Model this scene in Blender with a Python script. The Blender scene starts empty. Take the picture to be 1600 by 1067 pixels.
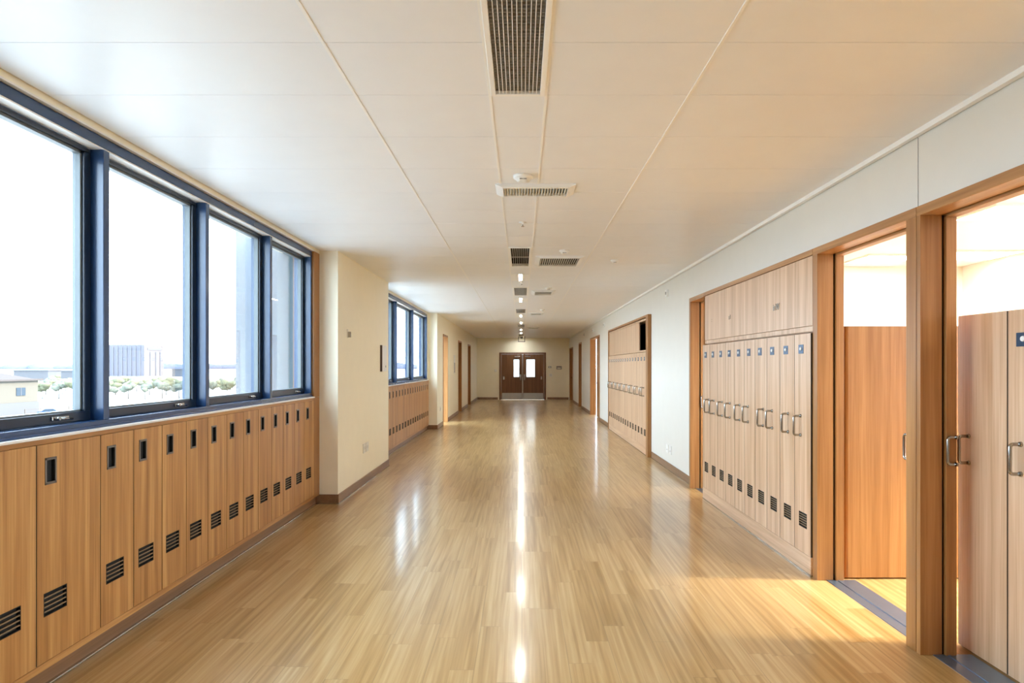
import bpy, bmesh, math, random
from mathutils import Vector, Matrix
C = bpy.context
S = C.scene
COL = S.collection
random.seed(7)
PI = math.pi

# ------------------------------------------------------------------ camera
F = 1030.0                      # focal length in pixels of the 1600 px wide frame
cam_d = bpy.data.cameras.new('camera'); cam = bpy.data.objects.new('camera', cam_d); COL.objects.link(cam)
cam_d.sensor_width = 36.0; cam_d.lens = F / 1600 * 36.0
cam_d.shift_x = -15.0 / 1600; cam_d.shift_y = 38.5 / 1600
cam_d.clip_start = 0.05; cam_d.clip_end = 5000
cam.location = (0, 0, 1.5); cam.rotation_euler = (PI / 2, 0, 0)
S.camera = cam

# ------------------------------------------------------------------ light
SKY = 12.5
world = bpy.data.worlds.new('world'); S.world = world; world.use_nodes = True
bg = world.node_tree.nodes['Background']
bg.inputs['Color'].default_value = (0.74, 0.93, 1.10, 1); bg.inputs['Strength'].default_value = SKY
sun_d = bpy.data.lights.new('sun', 'SUN'); sun = bpy.data.objects.new('sun', sun_d); COL.objects.link(sun)
sun_d.energy = 14.0; sun_d.angle = math.radians(9); sun_d.color = (1.0, 0.86, 0.66)
sun.rotation_euler = Vector((-1.0, 0.10, -0.60)).to_track_quat('-Z', 'Y').to_euler()

def portal(name, loc, rot, sx, sy):
    d = bpy.data.lights.new(name, 'AREA'); d.shape = 'RECTANGLE'; d.size = sx; d.size_y = sy
    d.cycles.is_portal = True
    o = bpy.data.objects.new(name, d); COL.objects.link(o); o.location = loc; o.rotation_euler = rot
portal('sky_portal', (-2.42, 4.09, 1.95), (0, -PI / 2, 0), 1.6, 5.9)
portal('sky_portal', (-2.42, 12.7, 1.95), (0, -PI / 2, 0), 1.6, 5.7)
portal('sky_portal', (5.68, 3.5, 1.7), (0, PI / 2, 0), 1.7, 5.2)

vs = S.view_settings
S.display_settings.display_device = 'sRGB'
vs.view_transform = 'Standard'; vs.look = 'None'; vs.gamma = 1.0; vs.use_curve_mapping = False
vs.exposure = 0.24
S.cycles.use_denoising = True
S.cycles.max_bounces = 14; S.cycles.diffuse_bounces = 8; S.cycles.glossy_bounces = 5
S.cycles.transparent_max_bounces = 16
S.cycles.sample_clamp_indirect = 40.0
S.cycles.caustics_reflective = False; S.cycles.caustics_refractive = False

# ------------------------------------------------------------------ materials
def new_mat(name):
    m = bpy.data.materials.new(name); m.use_nodes = True
    nt = m.node_tree
    return m, nt, nt.nodes['Principled BSDF']
def plain(name, col, rough=0.5, metal=0.0, spec=0.5, noise=0.03, emit=None):
    m, nt, b = new_mat(name)
    b.inputs['Roughness'].default_value = rough; b.inputs['Metallic'].default_value = metal
    b.inputs['Specular IOR Level'].default_value = spec
    tc = nt.nodes.new('ShaderNodeTexCoord'); n = nt.nodes.new('ShaderNodeTexNoise')
    n.inputs['Scale'].default_value = 6.0; n.inputs['Detail'].default_value = 4.0
    r = nt.nodes.new('ShaderNodeValToRGB')
    r.color_ramp.elements[0].position = 0.3; r.color_ramp.elements[1].position = 0.7
    r.color_ramp.elements[0].color = tuple(c * (1 - noise) for c in col) + (1,)
    r.color_ramp.elements[1].color = tuple(min(1, c * (1 + noise)) for c in col) + (1,)
    nt.links.new(tc.outputs['Object'], n.inputs['Vector']); nt.links.new(n.outputs['Fac'], r.inputs['Fac'])
    nt.links.new(r.outputs['Color'], b.inputs['Base Color'])
    if emit:
        b.inputs['Emission Color'].default_value = emit[0] + (1,); b.inputs['Emission Strength'].default_value = emit[1]
    return m
def wood(name, stops, axis='z', rough=0.35, coat=0.0, spec=0.5, streak=1.0):
    m, nt, b = new_mat(name)
    N, L = nt.nodes, nt.links
    tc = N.new('ShaderNodeTexCoord'); oi = N.new('ShaderNodeObjectInfo')
    mul = N.new('ShaderNodeMath'); mul.operation = 'MULTIPLY'; mul.inputs[1].default_value = 37.0
    L.new(oi.outputs['Random'], mul.inputs[0])
    add = N.new('ShaderNodeVectorMath'); add.operation = 'ADD'
    L.new(tc.outputs['Object'], add.inputs[0]); L.new(mul.outputs[0], add.inputs[1])
    def layer(across, along, detail, dist):
        mp = N.new('ShaderNodeMapping')
        sc = {'x': (along, across, across), 'y': (across, along, across), 'z': (across, across, along)}[axis]
        mp.inputs['Scale'].default_value = sc
        n = N.new('ShaderNodeTexNoise'); n.inputs['Scale'].default_value = 1.0
        n.inputs['Detail'].default_value = detail; n.inputs['Distortion'].default_value = dist
        L.new(add.outputs[0], mp.inputs['Vector']); L.new(mp.outputs[0], n.inputs['Vector'])
        return n.outputs['Fac']
    a = layer(17 * streak, 0.55, 3, 0.25); c = layer(85, 2.2, 5, 0.1)
    mx = N.new('ShaderNodeMix'); mx.data_type = 'FLOAT'; mx.inputs[0].default_value = 0.36
    L.new(a, mx.inputs[2]); L.new(c, mx.inputs[3])
    r = N.new('ShaderNodeValToRGB'); cr = r.color_ramp
    cr.elements[0].position = 0.36; cr.elements[1].position = 0.64
    cr.elements[0].color = stops[0] + (1,); cr.elements[1].color = stops[2] + (1,)
    e = cr.elements.new(0.5); e.color = stops[1] + (1,)
    L.new(mx.outputs[0], r.inputs['Fac']); L.new(r.outputs['Color'], b.inputs['Base Color'])
    b.inputs['Roughness'].default_value = rough; b.inputs['Specular IOR Level'].default_value = spec
    b.inputs['Coat Weight'].default_value = coat; b.inputs['Coat Roughness'].default_value = 0.15
    return m
LAM_LIT = ((0.50, 0.30, 0.165), (0.62, 0.40, 0.245), (0.72, 0.51, 0.34))  # same oak as LAM, paled to carry the window light on the right side
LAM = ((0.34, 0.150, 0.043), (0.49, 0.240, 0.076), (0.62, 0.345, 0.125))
M = {}
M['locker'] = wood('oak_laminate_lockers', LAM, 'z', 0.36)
M['rail_y'] = wood('oak_laminate_level', LAM, 'y', 0.36)
M['plinth_y'] = wood('oak_level_window_lit', LAM_LIT, 'y', 0.34)
M['locker_lit'] = wood('oak_laminate_window_lit', LAM_LIT, 'z', 0.34)
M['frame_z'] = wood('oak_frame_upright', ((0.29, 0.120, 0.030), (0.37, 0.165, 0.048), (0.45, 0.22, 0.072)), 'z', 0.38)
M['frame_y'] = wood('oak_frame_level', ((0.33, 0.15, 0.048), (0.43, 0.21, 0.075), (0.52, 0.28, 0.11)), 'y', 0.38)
M['base_y'] = wood('brown_baseboard', ((0.20, 0.105, 0.052), (0.25, 0.135, 0.068), (0.30, 0.165, 0.085)), 'y', 0.4)
M['door_dark'] = wood('dark_walnut_door', ((0.13, 0.052, 0.018), (0.17, 0.070, 0.025), (0.21, 0.09, 0.034)), 'z', 0.4)
M['wall'] = plain('cream_wall_paint', (0.94, 0.885, 0.715), 0.6, noise=0.01)
M['wall_r'] = plain('pale_wall_paint', (0.77, 0.76, 0.71), 0.5, noise=0.01)
M['ceil'] = plain('ceiling_panel_white', (0.87, 0.885, 0.91), 0.42, noise=0.01)
M['tbar'] = plain('ceiling_bar_white', (0.93, 0.92, 0.89), 0.4, noise=0.01)
M['white'] = plain('white_plastic', (0.86, 0.86, 0.84), 0.35, noise=0.01)
M['vest'] = plain('grey_sky_block', (0.42, 0.43, 0.44), 0.7, noise=0.03)
M['offwhite'] = plain('ivory_plastic', (0.78, 0.75, 0.66), 0.4, noise=0.01)
M['ledge'] = plain('white_window_ledge', (0.85, 0.83, 0.80), 0.3, noise=0.01)
M['dark'] = plain('dark_void', (0.012, 0.011, 0.010), 0.7, noise=0.0)
M['gap_shade'] = plain('dark_gap_shade', (0.05, 0.040, 0.030), 0.4, 0.5, noise=0.05)  # dark tone standing in for shade between locker doors
M['vent_slat'] = plain('brown_vent_slats', (0.26, 0.17, 0.09), 0.5)
M['pull'] = plain('brushed_grey_steel', (0.22, 0.20, 0.185), 0.3, 0.9, noise=0.05)
M['chrome'] = plain('satin_chrome', (0.40, 0.38, 0.355), 0.2, 1.0, noise=0.02)
M['steel'] = plain('kick_plate_steel', (0.42, 0.40, 0.37), 0.35, 0.9, noise=0.03)
M['navy'] = plain('navy_anodised_frame', (0.014, 0.048, 0.135), 0.25, 0.0, 0.7, noise=0.03)
M['navy_dk'] = plain('navy_sash_frame', (0.010, 0.020, 0.042), 0.3, 0.0, 0.6, noise=0.03)
M['bead'] = plain('pale_glazing_bead', (0.14, 0.16, 0.17), 0.4, noise=0.02)
M['alu'] = plain('threshold_aluminium', (0.22, 0.31, 0.45), 0.3, 0.85, noise=0.03)  # blue of the reflected sky is mixed into the metal colour
M['strip'] = plain('metal_floor_strip', (0.55, 0.50, 0.44), 0.25, 0.9, noise=0.03)
M['plate'] = plain('blue_grey_lock_plate', (0.05, 0.09, 0.16), 0.3, 0.4, noise=0.05)
M['sign_edge'] = plain('dark_sign_edge', (0.10, 0.07, 0.06), 0.4)
M['grille_cross'] = plain('grille_cross_bars', (0.36, 0.34, 0.31), 0.4)
M['grey'] = plain('grey_plastic', (0.28, 0.27, 0.26), 0.4)
M['lamp'] = plain('fill_light_diffuser', (0.9, 0.9, 0.9), 0.4, emit=((0.96, 0.99, 0.96), 145.0))
M['lamp_room'] = plain('lit_room_diffuser', (0.9, 0.9, 0.9), 0.4, emit=((1.0, 0.94, 0.84), 48.0))
# clear glass: sees straight through, with a faint mirror layer
m, nt, b = new_mat('window_glass'); nt.nodes.remove(b)
tr = nt.nodes.new('ShaderNodeBsdfTransparent'); tr.inputs['Color'].default_value = (0.95, 0.97, 0.98, 1)
gl = nt.nodes.new('ShaderNodeBsdfGlossy'); gl.inputs['Roughness'].default_value = 0.02
fr = nt.nodes.new('ShaderNodeLayerWeight'); fr.inputs['Blend'].default_value = 0.12
ml = nt.nodes.new('ShaderNodeMath'); ml.operation = 'MULTIPLY'; ml.inputs[1].default_value = 0.5
mx = nt.nodes.new('ShaderNodeMixShader')
nt.links.new(fr.outputs['Fresnel'], ml.inputs[0]); nt.links.new(ml.outputs[0], mx.inputs[0])
nt.links.new(tr.outputs[0], mx.inputs[1]); nt.links.new(gl.outputs[0], mx.inputs[2])
nt.links.new(mx.outputs[0], nt.nodes['Material Output'].inputs['Surface'])
M['glass'] = m
# plank floor
m, nt, b = new_mat('plank_floor'); N, L = nt.nodes, nt.links
tc = N.new('ShaderNodeTexCoord'); sp = N.new('ShaderNodeSeparateXYZ'); L.new(tc.outputs['Object'], sp.inputs[0])
def ma(op, a, b_=0.0, c=0.0):
    n = N.new('ShaderNodeMath'); n.operation = op
    for k, v in enumerate((a, b_, c)):
        if isinstance(v, (int, float)): n.inputs[k].default_value = v
        else: L.new(v, n.inputs[k])
    return n.outputs[0]
def vec(a, b_):
    n = N.new('ShaderNodeCombineXYZ'); L.new(a, n.inputs[0]); L.new(b_, n.inputs[1]); return n.outputs[0]
def white(v):
    n = N.new('ShaderNodeTexWhiteNoise'); n.noise_dimensions = '2D'; L.new(v, n.inputs['Vector']); return n.outputs['Value']
X, Y = sp.outputs['X'], sp.outputs['Y']
xs = ma('DIVIDE', X, 0.118); row = ma('FLOOR', xs)
u = ma('ADD', ma('DIVIDE', Y, 1.25), ma('MULTIPLY', white(vec(row, ma('ADD', row, 3.7))), 7.0)); cell = ma('FLOOR', u)
rnd = white(vec(row, cell))
n1 = N.new('ShaderNodeTexNoise'); n1.inputs['Scale'].default_value = 1.0; n1.inputs['Detail'].default_value = 5; n1.inputs['Distortion'].default_value = 0.35
L.new(vec(ma('ADD', ma('MULTIPLY', Y, 1.0), ma('MULTIPLY', rnd, 43.0)), ma('ADD', ma('MULTIPLY', X, 38.0), ma('MULTIPLY', rnd, 91.0))), n1.inputs['Vector'])
fac = ma('ADD', ma('MULTIPLY', n1.outputs['Fac'], 0.86), ma('MULTIPLY', ma('SUBTRACT', rnd, 0.5), 0.17))
r = N.new('ShaderNodeValToRGB'); cr = r.color_ramp
cr.elements[0].position = 0.22; cr.elements[1].position = 0.66
cr.elements[0].color = (0.30, 0.162, 0.044, 1); cr.elements[1].color = (0.56, 0.385, 0.185, 1)
e = cr.elements.new(0.44); e.color = (0.44, 0.270, 0.104, 1)
L.new(fac, r.inputs['Fac'])
seam = ma('LESS_THAN', ma('FRACT', ma('DIVIDE', X, 0.236)), 0.009)
end = ma('LESS_THAN', ma('FRACT', u), 0.0016)
gap = ma('MULTIPLY', ma('MAXIMUM', seam, end), 0.55)
mm = N.new('ShaderNodeMix'); mm.data_type = 'RGBA'; L.new(gap, mm.inputs[0])
L.new(r.outputs['Color'], mm.inputs[6]); mm.inputs[7].default_value = (0.10, 0.055, 0.025, 1)
L.new(mm.outputs[2], b.inputs['Base Color'])
b.inputs['Roughness'].default_value = 0.30; b.inputs['Specular IOR Level'].default_value = 0.5
b.inputs['Coat Weight'].default_value = 0.4; b.inputs['Coat Roughness'].default_value = 0.12
M['floor'] = m
# outdoors (bright haze is worked into these colours)
M['ground'] = plain('dry_pale_ground', (0.33, 0.322, 0.31), 0.9, spec=0.0, noise=0.06)
M['redsoil'] = plain('reddish_soil', (0.085, 0.070, 0.066), 0.9, spec=0.0, noise=0.1)
M['bld_beige'] = plain('beige_render', (0.095, 0.085, 0.072), 0.9, spec=0.0, noise=0.02)
M['bld_grey'] = plain('pale_grey_render', (0.085, 0.083, 0.088), 0.9, spec=0.0, noise=0.02)
M['bld_roof'] = plain('faded_pink_roof', (0.07, 0.060, 0.058), 0.9, spec=0.0, noise=0.05)
M['bld_glass'] = plain('blue_grey_window', (0.035, 0.046, 0.060), 0.5, spec=0.0, noise=0.1)
M['hangar_side'] = plain('pale_blue_cladding', (0.112, 0.108, 0.125), 0.9, spec=0.0, noise=0.02)
M['hangar_front'] = plain('white_blue_cladding', (0.105, 0.094, 0.096), 0.9, spec=0.0, noise=0.02)
M['hangar_groove'] = plain('grey_blue_grooves', (0.098, 0.098, 0.114), 0.9, spec=0.0)
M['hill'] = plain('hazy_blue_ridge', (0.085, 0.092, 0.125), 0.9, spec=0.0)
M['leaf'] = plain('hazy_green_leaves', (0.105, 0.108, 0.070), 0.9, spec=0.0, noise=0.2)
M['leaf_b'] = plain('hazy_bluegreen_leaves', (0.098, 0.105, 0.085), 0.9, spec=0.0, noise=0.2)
M['bark'] = plain('hazy_bark', (0.085, 0.07, 0.06), 0.9, spec=0.0)
M['fin'] = plain('pale_blue_facade', (0.185, 0.195, 0.215), 0.8, spec=0.0, noise=0.01)
M['fin_dk'] = plain('blue_grey_facade', (0.092, 0.125, 0.140), 0.8, spec=0.0, noise=0.01)
M['car'] = plain('blue_car_paint', (0.02, 0.045, 0.10), 0.4, spec=0.2)

# ------------------------------------------------------------------ helpers
class B:
    """collects shapes and links them as one mesh object"""
    def __init__(s): s.bm = bmesh.new()
    def box(s, x0, x1, y0, y1, z0, z1, bev=0.0, mi=0):
        x0, x1 = sorted((x0, x1)); y0, y1 = sorted((y0, y1)); z0, z1 = sorted((z0, z1))
        vs_ = [s.bm.verts.new(p) for p in ((x0,y0,z0),(x1,y0,z0),(x1,y1,z0),(x0,y1,z0),(x0,y0,z1),(x1,y0,z1),(x1,y1,z1),(x0,y1,z1))]
        fs = [s.bm.faces.new([vs_[i] for i in f]) for f in ((3,2,1,0),(4,5,6,7),(0,1,5,4),(1,2,6,5),(2,3,7,6),(3,0,4,7))]
        for f in fs: f.material_index = mi
        if bev > 0:
            es = list({e for f in fs for e in f.edges})
            r = bmesh.ops.bevel(s.bm, geom=es, offset=bev, segments=2, affect='EDGES', profile=0.5)
            for f in r['faces']: f.material_index = mi
        return s
    def prism(s, pts, axis, a, b_, mi=0):
        """polygon pts in the two other axes, extruded along axis from a to b_"""
        def P(p, t):
            return {'x': (t, p[0], p[1]), 'y': (p[0], t, p[1]), 'z': (p[0], p[1], t)}[axis]
        v0 = [s.bm.verts.new(P(p, a)) for p in pts]; v1 = [s.bm.verts.new(P(p, b_)) for p in pts]
        n = len(pts); fs = [s.bm.faces.new(v0), s.bm.faces.new(v1[::-1])]
        for i in range(n): fs.append(s.bm.faces.new((v0[i], v1[i], v1[(i+1) % n], v0[(i+1) % n])))
        for f in fs: f.material_index = mi
        return s
    def cyl(s, c, r0, r1, h, axis='z', seg=24, mi=0):
        m_ = Matrix.Translation(Vector(c))
        if axis == 'x': m_ = m_ @ Matrix.Rotation(PI/2, 4, 'Y')
        if axis == 'y': m_ = m_ @ Matrix.Rotation(-PI/2, 4, 'X')
        r = bmesh.ops.create_cone(s.bm, cap_ends=True, segments=seg, radius1=r0, radius2=r1, depth=h, matrix=m_)
        for f in {f for v in r['verts'] for f in v.link_faces}:
            f.material_index = mi
            if len(f.verts) == 4: f.smooth = True
        return s
    def lathe(s, prof, c=(0,0,0), seg=28, mi=0):
        rings = []
        for rr, zz in prof:
            rings.append([s.bm.verts.new((c[0] + rr*math.cos(2*PI*i/seg), c[1] + rr*math.sin(2*PI*i/seg), c[2] + zz)) for i in range(seg)])
        for a, b_ in zip(rings, rings[1:]):
            for i in range(seg):
                f = s.bm.faces.new((a[i], a[(i+1) % seg], b_[(i+1) % seg], b_[i])); f.smooth = True; f.material_index = mi
        for rg in (rings[0], rings[-1]):
            f = s.bm.faces.new(rg); f.material_index = mi
        return s
    def tube(s, pts, r, seg=10, mi=0):
        pts = [Vector(p) for p in pts]; rings = []
        up = None
        for i, p in enumerate(pts):
            d = (pts[min(i+1, len(pts)-1)] - pts[max(i-1, 0)]).normalized()
            ref = Vector((0, 1, 0)) if abs(d.y) < 0.9 else Vector((1, 0, 0))
            if up is None: up = d.cross(ref).normalized()
            up = (up - d * up.dot(d)).normalized(); w = d.cross(up)
            rings.append([s.bm.verts.new(p + up*r*math.cos(2*PI*k/seg) + w*r*math.sin(2*PI*k/seg)) for k in range(seg)])
        for a, b_ in zip(rings, rings[1:]):
            for k in range(seg):
                f = s.bm.faces.new((a[k], a[(k+1) % seg], b_[(k+1) % seg], b_[k])); f.smooth = True; f.material_index = mi
        s.bm.faces.new(rings[0]); s.bm.faces.new(rings[-1])
        return s
    def blob(s, c, rx, ry, rz, sub=2, jit=0.12, mi=0):
        r = bmesh.ops.create_icosphere(s.bm, subdivisions=sub, radius=1.0)
        for v in r['verts']:
            k = 1 + random.uniform(-jit, jit)
            v.co = Vector((c[0] + v.co.x*rx*k, c[1] + v.co.y*ry*k, c[2] + v.co.z*rz*k))
        for f in {f for v in r['verts'] for f in v.link_faces}: f.smooth = True; f.material_index = mi
        return s
    def build(s, name, mats, parent=None, loc=(0,0,0), rz=0.0):
        bmesh.ops.recalc_face_normals(s.bm, faces=s.bm.faces[:])
        me = bpy.data.meshes.new(name); s.bm.to_mesh(me); s.bm.free()
        for m_ in (mats if isinstance(mats, (list, tuple)) else [mats]): me.materials.append(M[m_])
        o = bpy.data.objects.new(name, me); COL.objects.link(o)
        o.location = loc; o.rotation_euler.z = rz
        if parent: o.parent = parent
        return o
def tag(o, label, cat, group=None, kind=None):
    o['label'] = label; o['category'] = cat
    if group: o['group'] = group
    if kind: o['kind'] = kind
    return o
def empty(name, loc=(0,0,0), rz=0.0):
    o = bpy.data.objects.new(name, None); COL.objects.link(o); o.location = loc; o.rotation_euler.z = rz
    o.empty_display_size = 0.1
    return o
def kids(o): return [c for c in bpy.data.objects if c.parent == o]
def copy_tree(o, parent=None):
    c = o.copy(); COL.objects.link(c); c.parent = parent
    for ch in kids(o): copy_tree(ch, c)
    return c
ORD = ['first','second','third','fourth','fifth','sixth','seventh','eighth','ninth','tenth','eleventh','twelfth','thirteenth',
       'fourteenth','fifteenth','sixteenth','seventeenth','eighteenth','nineteenth','twentieth']
def struct(o, label, cat): return tag(o, label, cat, kind='structure')

# ------------------------------------------------------------------ shell
CE = 2.755           # ceiling
XL, XC, XR, XF = -2.20, -2.0, 2.13, 2.07   # locker face left, column face, right wall face, right frame face
YE = 29.5            # end wall
YB = -6.0            # behind the camera
struct(B().box(-2.65, 6.0, YB, YE + 2.4, -0.2, 0.0).build('floor', 'floor'), 'glossy honey coloured wooden plank floor of the corridor', 'floor')

# ceiling: loose panels with hair gaps, bars along the corridor, slab above
rows = [YB, -3.2, -2.6, -2.02, -1.44, -0.86, -0.28, 0.30, 0.88, 1.46, 2.02, 2.556, 3.05, 3.61, 4.185, 4.755, 5.30, 5.80, 6.38]
while rows[-1] < YE - 0.57: rows.append(rows[-1] + 0.57)
rows.append(YE)
cols = [-2.195, -0.77, -0.147, 0.113, 0.775, 2.095]
VENT_GAPS = [(1.48, 3.05), (6.96, 8.28), (10.5, 11.7), (14.4, 15.6), (19.9, 21.1), (26.0, 27.2)]
LIGHT_GAPS = [(9.0, 9.7), (12.2, 12.9), (16.2, 16.9), (18.8, 19.5), (22.4, 23.1), (24.6, 25.3), (28.4, 29.1)]
def minus(a, b_, cuts):
    segs = [(a, b_)]
    for c0, c1 in cuts:
        out = []
        for s0, s1 in segs:
            if c1 <= s0 or c0 >= s1: out.append((s0, s1)); continue
            if c0 - s0 > 0.01: out.append((s0, c0))
            if s1 - c1 > 0.01: out.append((c1, s1))
        segs = out
    return segs
cb_ = B()
for i in range(len(rows) - 1):
    for j in range(5):
        for s0, s1 in (minus(rows[i], rows[i+1], VENT_GAPS + LIGHT_GAPS) if j == 2 else [(rows[i], rows[i+1])]):
            cb_.box(cols[j] + 0.002, cols[j+1] - 0.002, s0 + 0.0018, s1 - 0.0018, CE, CE + 0.02)
for x in cols[1:5]:
    cb_.box(x - 0.006, x + 0.006, YB, YE, CE - 0.003, CE + 0.012, mi=1)
cb_.box(-2.65, 2.4, YB, YE + 0.2, 2.95, 3.05)
struct(cb_.build('ceiling', ['ceil', 'tbar']), 'white panelled suspended ceiling above the corridor', 'ceiling')
struct(B().box(2.092, 2.122, YB, YE, 2.727, 2.76).build('trim_1', 'tbar'), 'cream edge moulding between ceiling and the right wall', 'trim')

# left walls
w = B()
w.box(-2.60, -2.45, YB, 7.178, 0, 1.165); w.box(-2.60, -2.205, YB, 7.178, 2.725, 2.95)     # under and over the near window
w.box(-2.65, XC, 7.178, 9.90, 0, 2.95)                                                     # column
w.box(-2.60, -2.45, 9.9, 15.62, 0, 1.165); w.box(-2.60, -2.205, 9.9, 15.62, 2.725, 2.95)
def wall_y(bm, x0, x1, y0, y1, opens, ztop=2.95):
    y = y0
    for a, b_, zt in sorted(opens):
        if a > y: bm.box(x0, x1, y, a, 0, ztop)
        bm.box(x0, x1, a, b_, zt, ztop); y = b_
    if y < y1: bm.box(x0, x1, y, y1, 0, ztop)
wall_y(w, -2.35, XC, 15.62, YE, [(16.75, 17.8, 2.32), (20.8, 21.9, 2.32), (24.5, 25.75, 2.32)])
struct(w.build('wall_left', 'wall'), 'cream painted wall with a projecting column on the window side', 'wall')
w = B()
wall_y(w, XR, 2.30, YB, YE, [(0.2, 8.14, 2.335), (10.82, 15.8, 2.36), (17.96, 20.4, 2.36), (23.4, 24.5, 2.36), (27.3, 29.2, 2.30)])
w.box(2.305, 2.36, 10.7, 15.9, 0, 2.95)
struct(w.build('wall_right', 'wall_r'), 'pale cream wall with door openings opposite the windows', 'wall')
struct(B().box(2.128, 2.1295, 3.538, 3.541, 2.335, 2.727).build('trim_2', 'grey'), 'thin vertical joint line in the wall over the nearest doors', 'trim')
w = B()
w.box(-2.35, -1.0, YE, YE + 0.15, 0, 2.95); w.box(1.09, 2.4, YE, YE + 0.15, 0, 2.95); w.box(-1.0, 1.09, YE, YE + 0.15, 2.11, 2.95)
struct(w.build('wall_end', 'wall'), 'cream end wall around the brown double doors', 'wall')
struct(B().box(-2.65, 2.4, YB - 0.15, YB, 0, 2.95).build('wall_back', 'sign_edge'), 'dark wall closing the corridor behind the camera', 'wall')

w = B(); w.box(-2.65, 2.4, YE + 2.25, YE + 2.4, 0, 2.95)  # added to cut the sky glare through the end doors
struct(w.build('wall_sky_block', 'vest'), 'grey wall added outside the end doors to dim the sky in their panes', 'wall')
# baseboards with a thin metal strip at the floor
def baseboard(name, segs, label, h=0.105):
    o = B()
    for x0, x1, y0, y1, n in segs:
        o.box(x0, x1, y0, y1, 0.012, h, 0.002)
        if n == 'x+': o.box(x0, x1 + 0.006, y0, y1, 0, 0.012, mi=1)
        elif n == 'x-': o.box(x0 - 0.006, x1, y0, y1, 0, 0.012, mi=1)
        else: o.box(x0, x1, y0 - 0.006, y1, 0, 0.012, mi=1)
    return struct(o.build(name, ['base_y', 'strip']), label, 'baseboard')
baseboard('baseboard_left', [(XC, XC+0.012, 7.166, 9.9, 'x+'), (-2.44, XC, 7.166, 7.178, 'y'), (XC, XC+0.012, 15.6, 16.70, 'x+'), (-2.44, XC, 15.606, 15.618, 'y'),
    (XC, XC+0.012, 17.85, 20.75, 'x+'), (XC, XC+0.012, 21.95, 24.45, 'x+'), (XC, XC+0.012, 25.8, YE, 'x+')], 'brown baseboard around the foot of the left column and wall')
baseboard('baseboard_right', [(XR-0.012, XR, 8.22, 10.76, 'x-'), (XR-0.012, XR, 15.86, 17.9, 'x-'), (XR-0.012, XR, 20.46, 23.34, 'x-'), (XR-0.012, XR, 24.56, 27.24, 'x-')],
    'brown baseboard along the foot of the right wall')
baseboard('baseboard_end', [(-1.98, -1.06, YE-0.012, YE, 'y'), (1.15, 2.11, YE-0.012, YE, 'y')], 'brown baseboard on the end wall beside the double doors')
# toe spaces under the left lockers
for nm, y0, y1, lab in (('baseboard_near_lockers', YB, 7.155, 'dark wooden toe board and metal strip under the near low lockers'),
                        ('baseboard_far_lockers', 9.905, 15.595, 'dark wooden toe board and metal strip under the far low lockers')):
    o = B(); o.box(-2.26, -2.235, y0, y1, 0.0, 0.10); o.box(-2.24, -2.216, y0, y1, 0, 0.014, 0.003, mi=1)
    struct(o.build(nm, ['base_y', 'strip']), lab, 'baseboard')
# wooden end panel beside the window, full height
o = B(); o.box(-2.42, XL, 6.985, 7.172, 0.1, 1.165, 0.002); o.box(-2.42, XL, 6.985, 7.172, 1.169, 2.72, 0.002)
struct(o.build('trim_3', 'frame_z'), 'upright wooden panel between the near window and the column', 'trim')
for k, (y0, y1, lab) in enumerate(((YB, 6.985, 'pale bead over the near window frame'), (9.9, 15.6, 'pale bead over the far window frame'))):
    struct(B().box(-2.4, -2.198, y0, y1, 2.716, 2.7255).build('trim_%d' % (4 + k), 'ledge'), lab, 'trim')

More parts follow.
